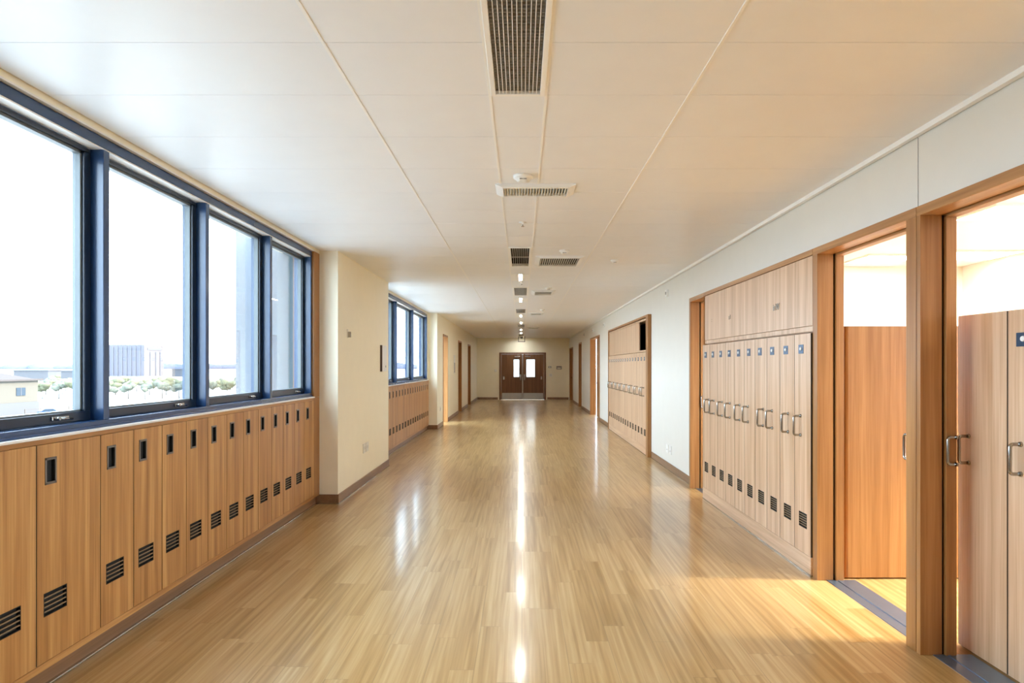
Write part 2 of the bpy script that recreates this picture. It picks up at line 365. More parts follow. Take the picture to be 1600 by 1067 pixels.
# ------------------------------------------------------------------ windows
def window(name, ys, end0, end1, label):
    root = struct(empty(name, (0, ys[0], 1.18)), label, 'window')
    def P(bm, nm, mats, parent=root):
        o = bm.build(nm, mats, parent); o.location = (0, -ys[0], -1.18) if parent is root else (0, 0, 0); return o
    a, b_ = ys[0], ys[-1]
    f = B(); f.box(-2.40, -2.222, a, b_, 1.18, 1.215, 0.003); f.box(-2.40, -2.222, a, b_, 2.66, 2.716, 0.003)
    f.box(-2.40, -2.222, b_ - 0.035, b_, 1.215, 2.66, 0.003); f.box(-2.40, -2.222, a, a + 0.035, 1.215, 2.66, 0.003)
    f.box(-2.28, -2.212, a, b_, 1.178, 1.192, 0.003)
    P(f, 'window_frame', 'navy')
    P(B().box(-2.288, -2.226, a + 0.036, b_ - 0.036, 2.652, 2.6595), 'head_sheen', 'ledge')  # white strip stands in for sky light on the dark frame's underside
    for y in ys[1:-1]:
        P(B().box(-2.39, -2.222, y - 0.025, y + 0.025, 1.215, 2.652, 0.003), 'mullion', 'navy')
    for y0, y1 in zip(ys, ys[1:]):
        s0, s1 = y0 + 0.027, y1 - 0.027
        if y0 == a: s0 = y0 + 0.036
        if y1 == b_: s1 = y1 - 0.036
        sb = B()
        sb.box(-2.345, -2.290, s0, s1, 1.216, 1.265, 0.003); sb.box(-2.345, -2.290, s0, s1, 2.626, 2.651, 0.003)
        sb.box(-2.345, -2.290, s0, s0 + 0.05, 1.265, 2.626, 0.003); sb.box(-2.345, -2.290, s1 - 0.05, s1, 1.265, 2.626, 0.003)
        so = P(sb, 'sash', 'navy_dk')
        g = B(); i0, i1 = s0 + 0.05, s1 - 0.05
        for q in ((i0, i0 + 0.012, 1.265, 2.626), (i1 - 0.012, i1, 1.265, 2.626), (i0, i1, 1.265, 1.274), (i0, i1, 2.612, 2.626)):
            g.box(-2.34, -2.305, q[0], q[1], q[2], q[3])
        P(g, 'glazing_bead', 'bead', so)
        P(B().box(-2.332, -2.326, i0 + 0.01, i1 - 0.01, 1.27, 2.62), 'pane', 'glass', so)
        lt = B(); yl = s1 - 0.24
        lt.box(-2.291, -2.280, yl - 0.06, yl + 0.06, 1.232, 1.252, 0.003); lt.cyl((-2.272, yl - 0.03, 1.242), 0.008, 0.008, 0.02, 'x', 12)
        lt.tube([(-2.268, yl - 0.03, 1.242), (-2.262, yl + 0.01, 1.240), (-2.264, yl + 0.06, 1.236)], 0.006, 8)
        P(lt, 'latch', 'chrome', so)
    return root
window('window_1', [1.20, 2.36, 3.53, 4.667, 5.85, 6.983], 0, 0, 'large navy framed window band above the near low lockers')
window('window_2', [9.905, 11.74, 13.55, 15.46], 0, 0, 'smaller navy framed window band above the far low lockers')
struct(B().box(-2.60, -2.205, YB, 1.19, 1.18, 2.725).box(-2.45, -2.205, 15.47, 15.62, 1.18, 2.725).build('trim_6', 'wall'), 'cream reveal closing the far end of the far window', 'trim')

def ledge(y0, y1, label):
    o = B().box(-2.44, -2.188, y0, y1, 1.164, 1.178, 0.003).build('window_ledge', 'ledge', loc=(0, 0, 0))
    tag(o, label, 'ledge')
ledge(YB, 6.983, 'thin white window ledge on top of the near low lockers')
ledge(9.905, 15.6, 'thin white window ledge on top of the far low lockers')

# ------------------------------------------------------------------ lockers
def holed_panel(bm, x0, x1, y0, y1, z0, z1, holes):
    """panel with rectangular holes, built as strips; holes sorted by height"""
    z = z0
    for a, b_, c, d in sorted(holes, key=lambda h: h[2]):
        if c > z: bm.box(x0, x1, y0, y1, z, c)
        if a > y0: bm.box(x0, x1, y0, a, c, d)
        if b_ < y1: bm.box(x0, x1, b_, y1, c, d)
        z = d
    if z < z1: bm.box(x0, x1, y0, y1, z, z1)
def vent_part(parent, y0, y1, z0, z1, nsl, fmat='vent_slat'):
    v = B(); t = 0.004
    v.box(-0.019, -0.017, y0, y1, z0, z1, mi=1)
    v.box(-0.017, 0.0005, y0, y0 + t, z0, z1, mi=1); v.box(-0.017, 0.0005, y1 - t, y1, z0, z1, mi=1)
    v.box(-0.017, 0.0005, y0, y1, z0, z0 + t, mi=1); v.box(-0.017, 0.0005, y0, y1, z1 - t, z1, mi=1)
    p = (z1 - z0) / nsl
    for i in range(1, nsl):
        zc = z0 + i * p
        v.box(-0.006, 0.0, y0 + t, y1 - t, zc - 0.0028, zc + 0.0028)
    return v.build('vent_grille', [fmat, 'dark'], parent)
# low lockers (local: face at x=0 looking +x, width along +y)
def low_locker(wd, hy=0.052, vy=0.045):
    r = empty('low_locker')
    b_ = B(); b_.box(-0.24, -0.0205, 0.0, wd, 0.10, 1.138); b_.box(-0.0203, -0.0015, 0.0, 0.0033, 0.134, 1.138, mi=1); b_.box(-0.0203, -0.0015, wd - 0.0033, wd, 0.134, 1.138, mi=1)  # dark strips at both edges paint the shade of the door gaps
    b_.build('body', ['locker', 'gap_shade'], r)
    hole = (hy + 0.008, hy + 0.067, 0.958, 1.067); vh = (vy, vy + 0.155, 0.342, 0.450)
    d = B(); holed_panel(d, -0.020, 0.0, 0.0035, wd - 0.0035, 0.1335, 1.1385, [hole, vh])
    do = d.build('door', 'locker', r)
    h = B(); a, e, c, g = hy, hy + 0.075, 0.950, 1.075
    for q in ((a, a + 0.010, c, g), (e - 0.010, e, c, g), (a, e, c, c + 0.012), (a, e, g - 0.012, g)):
        h.box(-0.004, 0.004, *q, 0.0015)
    h.box(-0.0185, -0.016, hole[0], hole[1], hole[2], hole[3], mi=1)
    ho_ = hole
    for q in ((ho_[0], ho_[0] + 0.002, ho_[2], ho_[3]), (ho_[1] - 0.002, ho_[1], ho_[2], ho_[3]), (ho_[0], ho_[1], ho_[2], ho_[2] + 0.002), (ho_[0], ho_[1], ho_[3] - 0.002, ho_[3])):
        h.box(-0.016, -0.003, *q, mi=1)
    h.box(-0.016, -0.004, a + 0.012, a + 0.030, c + 0.014, g - 0.014, 0.003, mi=1)       # finger lip
    h.build('recessed_pull', ['pull', 'dark'], do)
    vent_part(do, vh[0], vh[1], vh[2], vh[3], 5)
    return r
PIT = 0.2957
edges = [2.9895, 3.445]
while edges[-1] < 6.8: edges.append(edges[-1] + PIT * 0.9958)
n_near = len(edges) - 1
proto = low_locker(PIT * 0.9958); used = False
wide = low_locker(edges[1] - edges[0]); wide.name = 'low_locker'
nearest = low_locker(0.3495, 0.02, 0.101)
nearest.location = (XL, 2.64, 0)
tag(nearest, 'low wooden locker partly cut off by the picture edge, nearest under the windows', 'locker', 'low lockers under the near window')
wide.location = (XL, edges[0], 0)
tag(wide, 'extra wide low wooden locker under the near window', 'locker', 'low lockers under the near window')
rest = edges[1:-1]
for k, y in enumerate(rest):
    o = proto if k == 0 else copy_tree(proto)
    o.location = (XL, y, 0)
    tag(o, 'low wooden locker under the near window, %s beyond the extra wide one' % ORD[k], 'locker', 'low lockers under the near window')
last_y = edges[-1]
far0 = 10.02; nf = 19
for k in range(nf):
    y = far0 + k * 0.2935
    o = copy_tree(proto); o.location = (XL, y, 0); o.scale = (1, 0.2933 / (PIT * 0.9958), 1)
    tag(o, 'low wooden locker under the far window, %s beyond the column' % ORD[k], 'locker', 'low lockers under the far window')
for k, (y0, y1, w_) in enumerate(((2.64, last_y, 'near'), (far0, far0 + nf * 0.2935, 'far'))):
    struct(B().box(-2.44, XL, y0, y1, 1.1405, 1.163, 0.001).build('trim_%d' % (12 + 2*k), 'rail_y'), 'level wooden rail between the doors of the %s low lockers and the white ledge' % w_, 'trim')
    struct(B().box(-2.44, XL, y0, y1, 0.098, 0.131, 0.001).build('trim_%d' % (13 + 2*k), 'rail_y'), 'level wooden rail under the doors of the %s low lockers' % w_, 'trim')
# filler strips at the ends of the banks
struct(B().box(-2.44, XL, last_y, 6.984, 0.10, 1.16, 0.001).build('trim_7', 'locker'), 'narrow wooden filler at the column end of the near lockers', 'trim')
struct(B().box(-2.44, XL, far0 + nf * 0.2935, 15.6, 0.10, 1.16, 0.001).build('trim_8', 'locker'), 'narrow wooden filler at the far end of the far lockers', 'trim')

def d_handle(bm, base, out, half, r=0.0085, along=Vector((0, 0, 1))):
    """D shaped pull: base point, vector out of the surface, half length along"""
    base = Vector(base); out = Vector(out); c = 0.016
    n = out.normalized(); L_ = out.length
    p = []
    for sgn in (-1, 1):
        e = base + along * half * sgn
        seq = [e, e + n * (L_ - c)] + [e + n * (L_ - c + c * math.sin(t)) - along * sgn * c * (1 - math.cos(t)) for t in (PI/8, PI/4, 3*PI/8, PI/2)]
        p.append(seq)
    bm.tube(p[0] + p[1][::-1], r, 10)
    for sgn in (-1, 1):
        e = base + along * half * sgn
        ax = 'x' if abs(n.x) > 0.5 else 'y'
        bm.cyl(e + n * 0.004, r * 1.55, r * 1.35, 0.008, ax, 14)
def tall_locker(wd, ht, hz, hy, vent=True, plate=True, plate_y=None, plinth=True):
    """face at x=0 looking +x, width along +y"""
    r = empty('tall_locker')
    z0 = 0.137 if plinth else 0.012
    b_ = B(); b_.box(-0.20, -0.0205, 0.0, wd, 0.136 if plinth else 0.0, ht - 0.004); b_.box(-0.0203, -0.0015, 0.0, 0.0043, z0, ht - 0.004, mi=1); b_.box(-0.0203, -0.0015, wd - 0.0043, wd, z0, ht - 0.004, mi=1)  # dark edge strips paint the shade of the gaps between doors
    b_.build('body', ['locker_lit', 'gap_shade'], r)
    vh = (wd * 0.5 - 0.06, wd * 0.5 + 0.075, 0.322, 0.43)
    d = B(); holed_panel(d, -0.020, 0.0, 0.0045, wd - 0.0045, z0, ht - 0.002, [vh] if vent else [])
    do = d.build('door', 'locker_lit', r)
    if vent: vent_part(do, vh[0], vh[1], vh[2], vh[3], 6)
    h = B(); d_handle(h, (0, 0, 0), (0.052, 0, 0), 0.070)
    ho = h.build('pull_handle', 'chrome', do, (0, hy, hz))
    if plate:
        py = plate_y if plate_y is not None else wd * 0.42
        p = B().box(-0.001, 0.003, py - 0.042, py + 0.042, 1.592, 1.658, 0.0015)
        po = p.build('lock_plate', 'plate', do)
        q = B().cyl((0.006, py + 0.004, 1.628), 0.014, 0.012, 0.008, 'x', 18).box(0.006, 0.0115, py + 0.002, py + 0.006, 1.618, 1.638)
        q.build('lock_cylinder', 'white', po)
    return r
RP = 0.2798; RY = 7.489
hoffs = [0.249, 0.168, 0.174, 0.145, 0.158, 0.106, 0.20, 0.12, 0.166, 0.112]
proto_t = None
for k in range(10):
    if proto_t is None:
        o = proto_t = tall_locker(RP, 1.738, 1.063, hoffs[0])
    else: o = copy_tree(proto_t)
    o.location = (XF - 0.012, RY - k * RP, 0); o.rotation_euler.z = PI
    for d in kids(o):
        if d.name.startswith('door'):
            for h in kids(d):
                if h.name.startswith('pull_handle'): h.location.y = hoffs[k]
    lab = ('tall narrow wooden locker beside the wooden post, nearest of the ten' if k == 9 else
           'tall narrow wooden locker at the far open end of the ten' if k == 0 else
           'tall narrow wooden locker, %s from the wooden post in the near right bank' % ORD[9 - k])
    tag(o, lab, 'locker', 'tall lockers in the near right bank')
NB = 16; FP = (15.74 - 11.0) / NB
for k in range(NB):
    o = copy_tree(proto_t); o.location = (XF + 0.012, 15.74 - k * FP, 0); o.rotation_euler.z = PI; o.scale = (1, FP / RP, 1)
    for d in kids(o):
        if d.name.startswith('door'):
            for h in kids(d):
                if h.name.startswith('pull_handle'): h.location.y = (0.2, 0.08)[k % 2]
    lab = 'tall narrow wooden locker in the distant right bank, %s from its near edge' % ORD[NB - 1 - k]
    tag(o, lab, 'locker', 'tall lockers in the distant right bank')

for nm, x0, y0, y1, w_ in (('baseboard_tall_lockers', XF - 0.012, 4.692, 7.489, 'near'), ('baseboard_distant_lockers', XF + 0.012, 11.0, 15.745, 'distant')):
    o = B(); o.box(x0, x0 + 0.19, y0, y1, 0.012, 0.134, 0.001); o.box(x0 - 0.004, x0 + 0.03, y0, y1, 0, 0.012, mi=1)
    struct(o.build(nm, ['plinth_y', 'strip']), 'wooden plinth in a window-lit tone with a metal strip under the %s tall lockers' % w_, 'baseboard')
# upper cabinet over the ten lockers, with raised metal characters
uc = tag(empty('upper_cabinet', (XF, 6.09, 1.745)), 'long wooden upper cabinet with small raised characters above the ten tall lockers', 'cabinet')
b_ = B(); b_.box(0.021, 0.20, -1.395, 1.36, 0.0, 0.545); b_.box(0.004, 0.021, -1.395, 1.36, 0.004, 0.042, 0.002); b_.build('body', 'locker_lit', uc)
fp = B().box(0.002, 0.020, -1.393, 1.36, 0.045, 0.543, 0.001).build('front_panel', 'locker_lit', uc)
def text(s, name, parent, loc, size, mat, rot=(PI/2, 0, -PI/2), ext=0.003):
    cu = bpy.data.curves.new(name, 'FONT'); cu.body = s; cu.size = size; cu.extrude = ext; cu.align_x = 'CENTER'
    t = bpy.data.objects.new(name, cu); COL.objects.link(t); t.data.materials.append(M[mat])
    dg = C.evaluated_depsgraph_get(); me = bpy.data.meshes.new_from_object(t.evaluated_get(dg)); bpy.data.objects.remove(t); bpy.data.curves.remove(cu)
    t = bpy.data.objects.new(name, me); COL.objects.link(t)
    if not me.materials: me.materials.append(M[mat])
    t.location = loc; t.rotation_euler = rot; t.parent = parent; return t
text('inW', 'raised_lettering', fp, (0.001, 5.36 - 6.09, 0.210), 0.078, 'chrome')
text('x3', 'raised_lettering', fp, (0.001, 6.56 - 6.09, 0.222), 0.064, 'chrome')
text(':', 'raised_lettering', fp, (0.001, 7.18 - 6.09, 0.240), 0.055, 'chrome')
# upper cabinet over the distant bank: sliding panel open at the near end
u2 = tag(empty('upper_cabinet', (XF + 0.02, 13.35, 1.745)), 'wooden upper cabinet with a dark open gap over the distant tall lockers', 'cabinet')
b_ = B(); b_.box(0.18, 0.20, -2.35, 2.39, 0, 0.56); b_.box(0.0, 0.20, -2.35, 2.39, 0, 0.03); b_.box(0.0, 0.20, -2.35, 2.39, 0.53, 0.56)
b_.box(0.0, 0.20, 2.37, 2.39, 0, 0.56); b_.box(0, 0.20, -2.35, -2.33, 0, 0.56); b_.box(0.174, 0.179, -2.33, 2.37, 0.03, 0.53, mi=1); b_.box(0.03, 0.17, -2.33, -1.3, 0.031, 0.034, mi=1)
b_.build('body', ['locker_lit', 'dark'], u2)
B().box(0.003, 0.021, -1.62, 2.37, 0.032, 0.528, 0.001).build('sliding_panel', 'locker_lit', u2)
# ------------------------------------------------------------------ right frame group: doors 1..3
HZ0, HZ1 = 2.285, 2.335
def portal_frame(name, ya, yb, ca, cb2, label, far_handle=False, near_handle=False, thresh=True):
    """opening ya..yb (near..far); casings of width ca (near) and cb2 (far)"""
    r = struct(empty(name, (XF, ya, 0)), label, 'door')
    def P(bm, nm, mats):
        o = bm.build(nm, mats, r); o.location = (-XF, -ya, 0); return o
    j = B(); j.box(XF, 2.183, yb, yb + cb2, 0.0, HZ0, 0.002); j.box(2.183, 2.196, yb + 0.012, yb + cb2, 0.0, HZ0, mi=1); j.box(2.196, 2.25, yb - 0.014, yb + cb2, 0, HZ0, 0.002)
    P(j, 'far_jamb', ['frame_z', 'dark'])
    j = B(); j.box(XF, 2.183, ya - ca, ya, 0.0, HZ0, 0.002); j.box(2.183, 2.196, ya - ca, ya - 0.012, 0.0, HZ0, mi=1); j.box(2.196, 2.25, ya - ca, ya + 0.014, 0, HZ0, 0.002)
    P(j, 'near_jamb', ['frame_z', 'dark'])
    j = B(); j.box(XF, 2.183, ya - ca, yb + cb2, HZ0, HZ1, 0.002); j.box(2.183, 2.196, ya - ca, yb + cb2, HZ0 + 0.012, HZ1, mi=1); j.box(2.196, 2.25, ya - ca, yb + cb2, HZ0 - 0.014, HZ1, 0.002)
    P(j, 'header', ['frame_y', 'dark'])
    if thresh:
        t = B(); t.box(2.135, 2.205, ya, yb, 0.0, 0.003); t.box(2.205, 2.222, ya, yb, 0.0, 0.007, 0.002); t.box(2.222, 2.335, ya, yb, 0, 0.004)
        P(t, 'threshold', 'alu')
    if far_handle:
        h = B(); yy = yb - 0.014; d_handle(h, (2.248, yy - 0.008, 1.063), (-0.05, 0, 0), 0.070, 0.0075)
        P(h, 'pull_handle', 'chrome')
    if near_handle:
        h = B(); d_handle(h, (2.088, ya - 0.001, 1.063), (0, 0.05, 0), 0.066, 0.0075)
        P(h, 'pull_handle', 'chrome')
    return r
portal_frame('door_1', 1.9, 3.422, 0.09, 0.034, 'oak door frame nearest on the right with lockers standing behind it', far_handle=True)
portal_frame('door_2', 3.55, 4.615, 0.090, 0.075, 'open oak doorway with the sunlit room, next to the ten tall lockers', near_handle=True)
portal_frame('door_3', 7.495, 8.085, 0.004, 0.06, 'narrow oak doorway at the far end of the ten tall lockers', far_handle=True)
o = B(); o.box(XF, 2.25, 4.692, 7.489, 2.293, HZ1, 0.002)
struct(o.build('trim_9', 'frame_y'), 'level oak rail above the near upper cabinet', 'trim')
# wood surround of the distant bank
o = B(); o.box(XF, 2.30, 10.83, 10.99, 0, 2.355, 0.003); o.box(XF, 2.30, 10.99, 15.78, 2.315, 2.355, 0.003); o.box(XF, 2.30, 15.75, 15.79, 0, 2.315, 0.003)
struct(o.build('trim_10', 'frame_z'), 'oak surround framing the distant right locker bank', 'trim')

# ------------------------------------------------------------------ further doors
def plain_door(name, side, ya, yb, zt, label, leaf=True, rec=0.14, dark=False, glazed=False, knob_y=None):
    s = 1 if side == 'right' else -1
    xf = (XR if side == 'right' else XC); r = struct(empty(name, (xf, ya, 0)), label, 'door')
    def P(bm, nm, mats, par=r):
        o = bm.build(nm, mats, par); o.location = (-xf, -ya, 0) if par is r else (0, 0, 0); return o
    f = B(); x0, x1 = xf - s * 0.012, xf + s * 0.17
    f.box(x0, x1, ya + 0.002, ya + 0.045, 0, zt - 0.002, 0.002); f.box(x0, x1, yb - 0.045, yb - 0.002, 0, zt - 0.002, 0.002); f.box(x0, x1, ya + 0.045, yb - 0.045, zt - 0.047, zt - 0.002, 0.002)
    P(f, 'door_frame', 'frame_z')
    if leaf:
        l0, l1 = ya + 0.047, (leaf if leaf is not True else yb - 0.047)
        lf = P(B().box(xf + s * rec, xf + s * (rec - 0.045), l0, l1, 0.008, zt - 0.05, 0.002), 'door_leaf', 'frame_z')
        h = B(); hy = l1 - 0.08
        h.cyl((xf + s * (rec - 0.05), hy, 1.0), 0.026, 0.026, 0.012, 'x', 16); h.tube([(xf + s*(rec-0.05), hy, 1.0), (xf + s*(rec-0.085), hy, 1.0), (xf + s*(rec-0.09), hy-0.02, 1.0), (xf + s*(rec-0.09), hy-0.11, 1.0)], 0.009, 8)
        P(h, 'door_handle', 'chrome', lf)
    if glazed:
        P(B().box(xf + s * 0.15, xf + s * 0.156, ya + 0.047, yb - 0.047, 0.01, zt - 0.05), 'pane', 'glass')
    return r
plain_door('door_4', 'left', 16.75, 17.8, 2.32, 'oak framed glazed doorway just beyond the far window on the left', leaf=False, glazed=True)
plain_door('door_5', 'left', 20.8, 21.9, 2.32, 'second oak framed doorway beyond the far window on the left wall')
plain_door('door_6', 'left', 24.5, 25.75, 2.32, 'oak framed doorway on the left wall closest to the end doors')
plain_door('door_7', 'right', 17.96, 20.4, 2.36, 'wide half open oak doorway just beyond the distant right lockers', leaf=19.55)
plain_door('door_8', 'right', 23.4, 24.5, 2.36, 'narrow looking oak door in the middle of the far right wall')
plain_door('door_9', 'right', 27.3, 29.2, 2.30, 'oak door with a round knob nearest the end wall on the right')

# end double doors
dd = struct(empty('door_10', (0.045, YE, 0)), 'dark brown double doors with two narrow lit panes in the end wall', 'door')
f = B(); f.box(-1.045, -0.955, -0.02, 0.12, 0, 2.11, 0.003); f.box(0.955, 1.045, -0.02, 0.12, 0, 2.11, 0.003); f.box(-0.955, 0.955, -0.02, 0.12, 2.04, 2.11, 0.003)
f.build('door_frame', 'door_dark', dd)
for sgn, wx0, wx1 in ((-1, -0.40, -0.15), (1, 0.17, 0.55)):
    x0, x1 = (-0.952, -0.004) if sgn < 0 else (0.004, 0.952)
    lf = B(); holed = [(wx0, wx1, 1.01, 1.80)]
    z = 0.012
    lf.box(x0, x1, 0.0, 0.045, 0.012, 1.01); lf.box(x0, wx0, 0, 0.045, 1.01, 1.80); lf.box(wx1, x1, 0, 0.045, 1.01, 1.80); lf.box(x0, x1, 0, 0.045, 1.80, 2.036)
    leaf = lf.build('door_leaf', 'door_dark', dd)
    wb = B()
    for q in ((wx0 - 0.02, wx0 + 0.006, 0.99, 1.82), (wx1 - 0.006, wx1 + 0.02, 0.99, 1.82), (wx0, wx1, 0.99, 1.016), (wx0, wx1, 1.794, 1.82)):
        wb.box(q[0], q[1], -0.008, 0.0, q[2], q[3])
    wb.build('glazing_bead', 'sign_edge', leaf)
    B().box(wx0, wx1, 0.02, 0.026, 1.01, 1.80).build('pane', 'glass', leaf)
    B().box(x0 + 0.03, x1 - 0.03, -0.004, 0.0, 0.03, 0.30, 0.001).build('kick_plate', 'steel', leaf)
    h = B(); hx = sgn * 0.085
    h.box(hx - 0.03, hx + 0.03, -0.01, 0.0, 0.88, 1.14, 0.003); d_handle(h, (hx, -0.01, 1.02), (0, -0.06, 0), 0.10, 0.012)
    h.build('pull_handle', 'chrome', leaf)
    k = B(); kx = sgn * 0.84; k.box(kx - 0.035, kx + 0.035, -0.008, 0, 0.90, 1.04, 0.003); k.cyl((kx, -0.02, 0.97), 0.02, 0.02, 0.03, 'y', 14)
    k.build('hinge_lock', 'chrome', leaf)
    c = B(); c.box(sgn * 0.12, sgn * 0.36, -0.05, 0.0, 1.90, 1.95, 0.005); c.tube([(sgn * 0.30, -0.05, 1.96), (sgn * 0.20, -0.24, 1.99), (sgn * 0.06, -0.06, 2.03)], 0.012, 8)
    c.build('door_closer', 'chrome', leaf)
    B().box(x0 + 0.02, x1 - 0.02, -0.012, 0.0, 0.006, 0.030, 0.002).build('door_sweep', 'chrome', leaf)
B().box(-0.028, 0.028, -0.016, 0.0, 0.01, 2.036, 0.004).build('meeting_strip', 'chrome', dd)
# ------------------------------------------------------------------ lit room behind the right openings
w = B()
RX = 5.55
w.box(2.30, RX + 0.15, 8.30, 8.45, 0, 2.95); w.box(2.30, RX + 0.15, -1.15, -1.0, 0, 2.95)
w.box(RX, RX + 0.15, -1.0, 0.9, 0, 2.95); w.box(RX, RX + 0.15, 6.1, 8.3, 0, 2.95); w.box(RX, RX + 0.15, 0.9, 6.1, 0, 0.85); w.box(RX, RX + 0.15, 0.9, 6.1, 2.55, 2.95)
struct(w.build('wall_room', 'wall_r'), 'bright cream walls of the room behind the right doorways', 'wall')
struct(B().box(2.302, RX, -1.0, 8.3, CE, CE + 0.03).box(2.302, RX + 0.15, -1.15, 8.45, 2.95, 3.05).build('ceiling_room', 'ceil'), 'white ceiling of the room behind the right doorways', 'ceiling')
wr = struct(empty('window_3', (RX, 3.5, 0.85)), 'wide window in the back of the room behind the right doorways', 'window')
f = B()
for y in (0.9, 2.2, 3.5, 4.8, 6.06): f.box(0.02, 0.10, y - 3.5, y - 3.5 + 0.04, 0, 1.70)
f.box(0.02, 0.10, -2.6, 2.6, 0, 0.05); f.box(0.02, 0.10, -2.6, 2.6, 1.65, 1.70); f.build('window_frame', 'navy', wr)
B().box(0.055, 0.061, -2.6, 2.6, 0.05, 1.65).build('pane', 'glass', wr)
o = B(); o.box(2.31, 5.0, 17.3, 17.4, 0, 2.95); o.box(4.9, 5.0, 17.4, 21.4, 0, 2.95); o.box(2.31, 5.0, 17.4, 21.4, 2.80, 2.95)
struct(o.build('wall_side_room', 'wall_r'), 'pale walls of the side room behind the half open doorway', 'wall')
def room_light(loc, sx, sy, label):
    r = tag(empty('ceiling_light', loc), label, 'ceiling light')
    f = B()
    f.box(-sx, sx, -sy, -sy + 0.03, -0.02, 0, 0.002); f.box(-sx, sx, sy - 0.03, sy, -0.02, 0, 0.002); f.box(-sx, -sx + 0.03, -sy + 0.03, sy - 0.03, -0.02, 0, 0.002); f.box(sx - 0.03, sx, -sy + 0.03, sy - 0.03, -0.02, 0, 0.002)
    n = 9
    for i in range(1, n): f.box(-sx + 0.03, sx - 0.03, -sy + 2 * sy * i / n - 0.004, -sy + 2 * sy * i / n + 0.004, -0.018, -0.003)
    for i in range(1, n): f.box(-sx + 2 * sx * i / n - 0.004, -sx + 2 * sx * i / n + 0.004, -sy + 0.03, sy - 0.03, -0.018, -0.003)
    f.build('louvre_frame', 'white', r); B().box(-sx + 0.03, sx - 0.03, -sy + 0.03, sy - 0.03, -0.003, -0.0005).build('diffuser', 'lamp_room', r)
room_light((3.9, 3.0, CE), 0.6, 0.35, 'added unseen ceiling light in the room, brightens the honey coloured tall cabinet')  # added out of view to brighten the cabinet front
room_light((4.15, 5.35, CE), 0.5, 0.28, 'louvred ceiling light in the room, upper one through the nearest right door frame')
room_light((5.05, 7.4, CE), 0.4, 0.28, 'louvred ceiling light in the room, lower one through the nearest right door frame')
room_light((4.2, 7.65, CE), 0.32, 0.28, 'louvred ceiling light seen through the open oak doorway')
# lockers standing in the room directly behind door 1
for k, (lab, pl) in enumerate((('tall locker behind the nearest right door frame, with one pull handle and no plate', False),
                               ('tall locker with a dark plate at the right picture edge, second behind the nearest frame', True),)):
    o = tall_locker(0.36, 1.77, 1.063, 0.085, vent=False, plate=pl, plate_y=0.10, plinth=False)
    o.location = (2.345, 3.542 - k * 0.361, 0.0); o.rotation_euler.z = PI
    tag(o, lab, 'locker')
# tall cabinet seen through door 2
tc_ = tag(empty('tall_cabinet', (2.80, 4.90, 0)), 'bright honey coloured tall cabinet standing inside the open oak doorway', 'cabinet')
B().box(-0.52, 0.50, -0.235, 0.25, 0.0, 1.775, 0.004).build('body', 'locker', tc_)
pts = [(-0.52, -0.236), (-0.52, -0.246), (-0.512, -0.254), (-0.50, -0.258), (0.48, -0.258), (0.492, -0.254), (0.50, -0.246), (0.50, -0.236)]
cd = B().prism(pts, 'z', 0.012, 1.782).build('front_panel', 'frame_z', tc_)

# ------------------------------------------------------------------ ceiling fittings
def eggcrate(y0, y1, nx, ny, label, cell='egg', x0=-0.141, x1=0.107):
    r = tag(empty('ceiling_vent', (0, (y0 + y1) / 2, CE)), label, 'vent', 'vents in the middle strip of the ceiling')
    h = (y1 - y0) / 2; fr = 0.022
    f = B()
    f.box(x0, x0 + fr, -h, h, -0.008, 0.03, 0.002); f.box(x1 - fr, x1, -h, h, -0.008, 0.03, 0.002)
    f.box(x0 + fr, x1 - fr, -h, -h + fr, -0.008, 0.03, 0.002); f.box(x0 + fr, x1 - fr, h - fr, h, -0.008, 0.03, 0.002)
    f.build('frame', 'tbar', r)
    g = B(); a, b2 = x0 + fr, x1 - fr; t = 0.0013
    for i in range(1, nx):
        x = a + (b2 - a) * i / nx; g.box(x - t, x + t, -h + fr, h - fr, -0.004, 0.016)
    for i in range(1, ny):
        y = -h + fr + (2 * h - 2 * fr) * i / ny; g.box(a, b2, y - t, y + t, -0.001, 0.012, mi=1)
    g.build('grille', ['tbar', 'grille_cross'], r)
    p = B(); p.box(x0, x1, -h, h, 0.10, 0.11); p.box(x0, x0 + 0.004, -h, h, 0.03, 0.10); p.box(x1 - 0.004, x1, -h, h, 0.03, 0.10); p.box(x0, x1, -h, -h + 0.004, 0.03, 0.10); p.box(x0, x1, h - 0.004, h, 0.03, 0.10)
    p.build('housing', 'dark', r)
eggcrate(*VENT_GAPS[0], 12, 62, 'long black egg crate grille in the ceiling nearest the camera')
for k, nm in enumerate(('second', 'third', 'fourth', 'fifth', 'last')):
    eggcrate(*VENT_GAPS[k + 1], 9 if k == 0 else 10, 2 if k == 0 else 24, '%s dark vent along the middle ceiling strip, counted from the camera' % nm)
for k, (y0, y1) in enumerate(LIGHT_GAPS):  # slim lamps added to light up the far corridor
    r = tag(empty('ceiling_light', (-0.017, (y0 + y1) / 2, CE)), '%s added slim fill light in the middle ceiling strip, counted from the camera' % ORD[k], 'ceiling light', 'added fill lights in the ceiling strip')
    h = (y1 - y0) / 2
    f = B(); f.box(-0.126, -0.022, -h, h, -0.0015, 0.03); f.box(0.022, 0.126, -h, h, -0.0015, 0.03); f.box(-0.022, 0.022, -h, -h + 0.018, -0.0015, 0.03); f.box(-0.022, 0.022, h - 0.018, h, -0.0015, 0.03)
    f.build('frame', 'tbar', r); B().box(-0.022, 0.022, -h + 0.018, h - 0.018, 0.004, 0.010).build('diffuser', 'lamp', r)
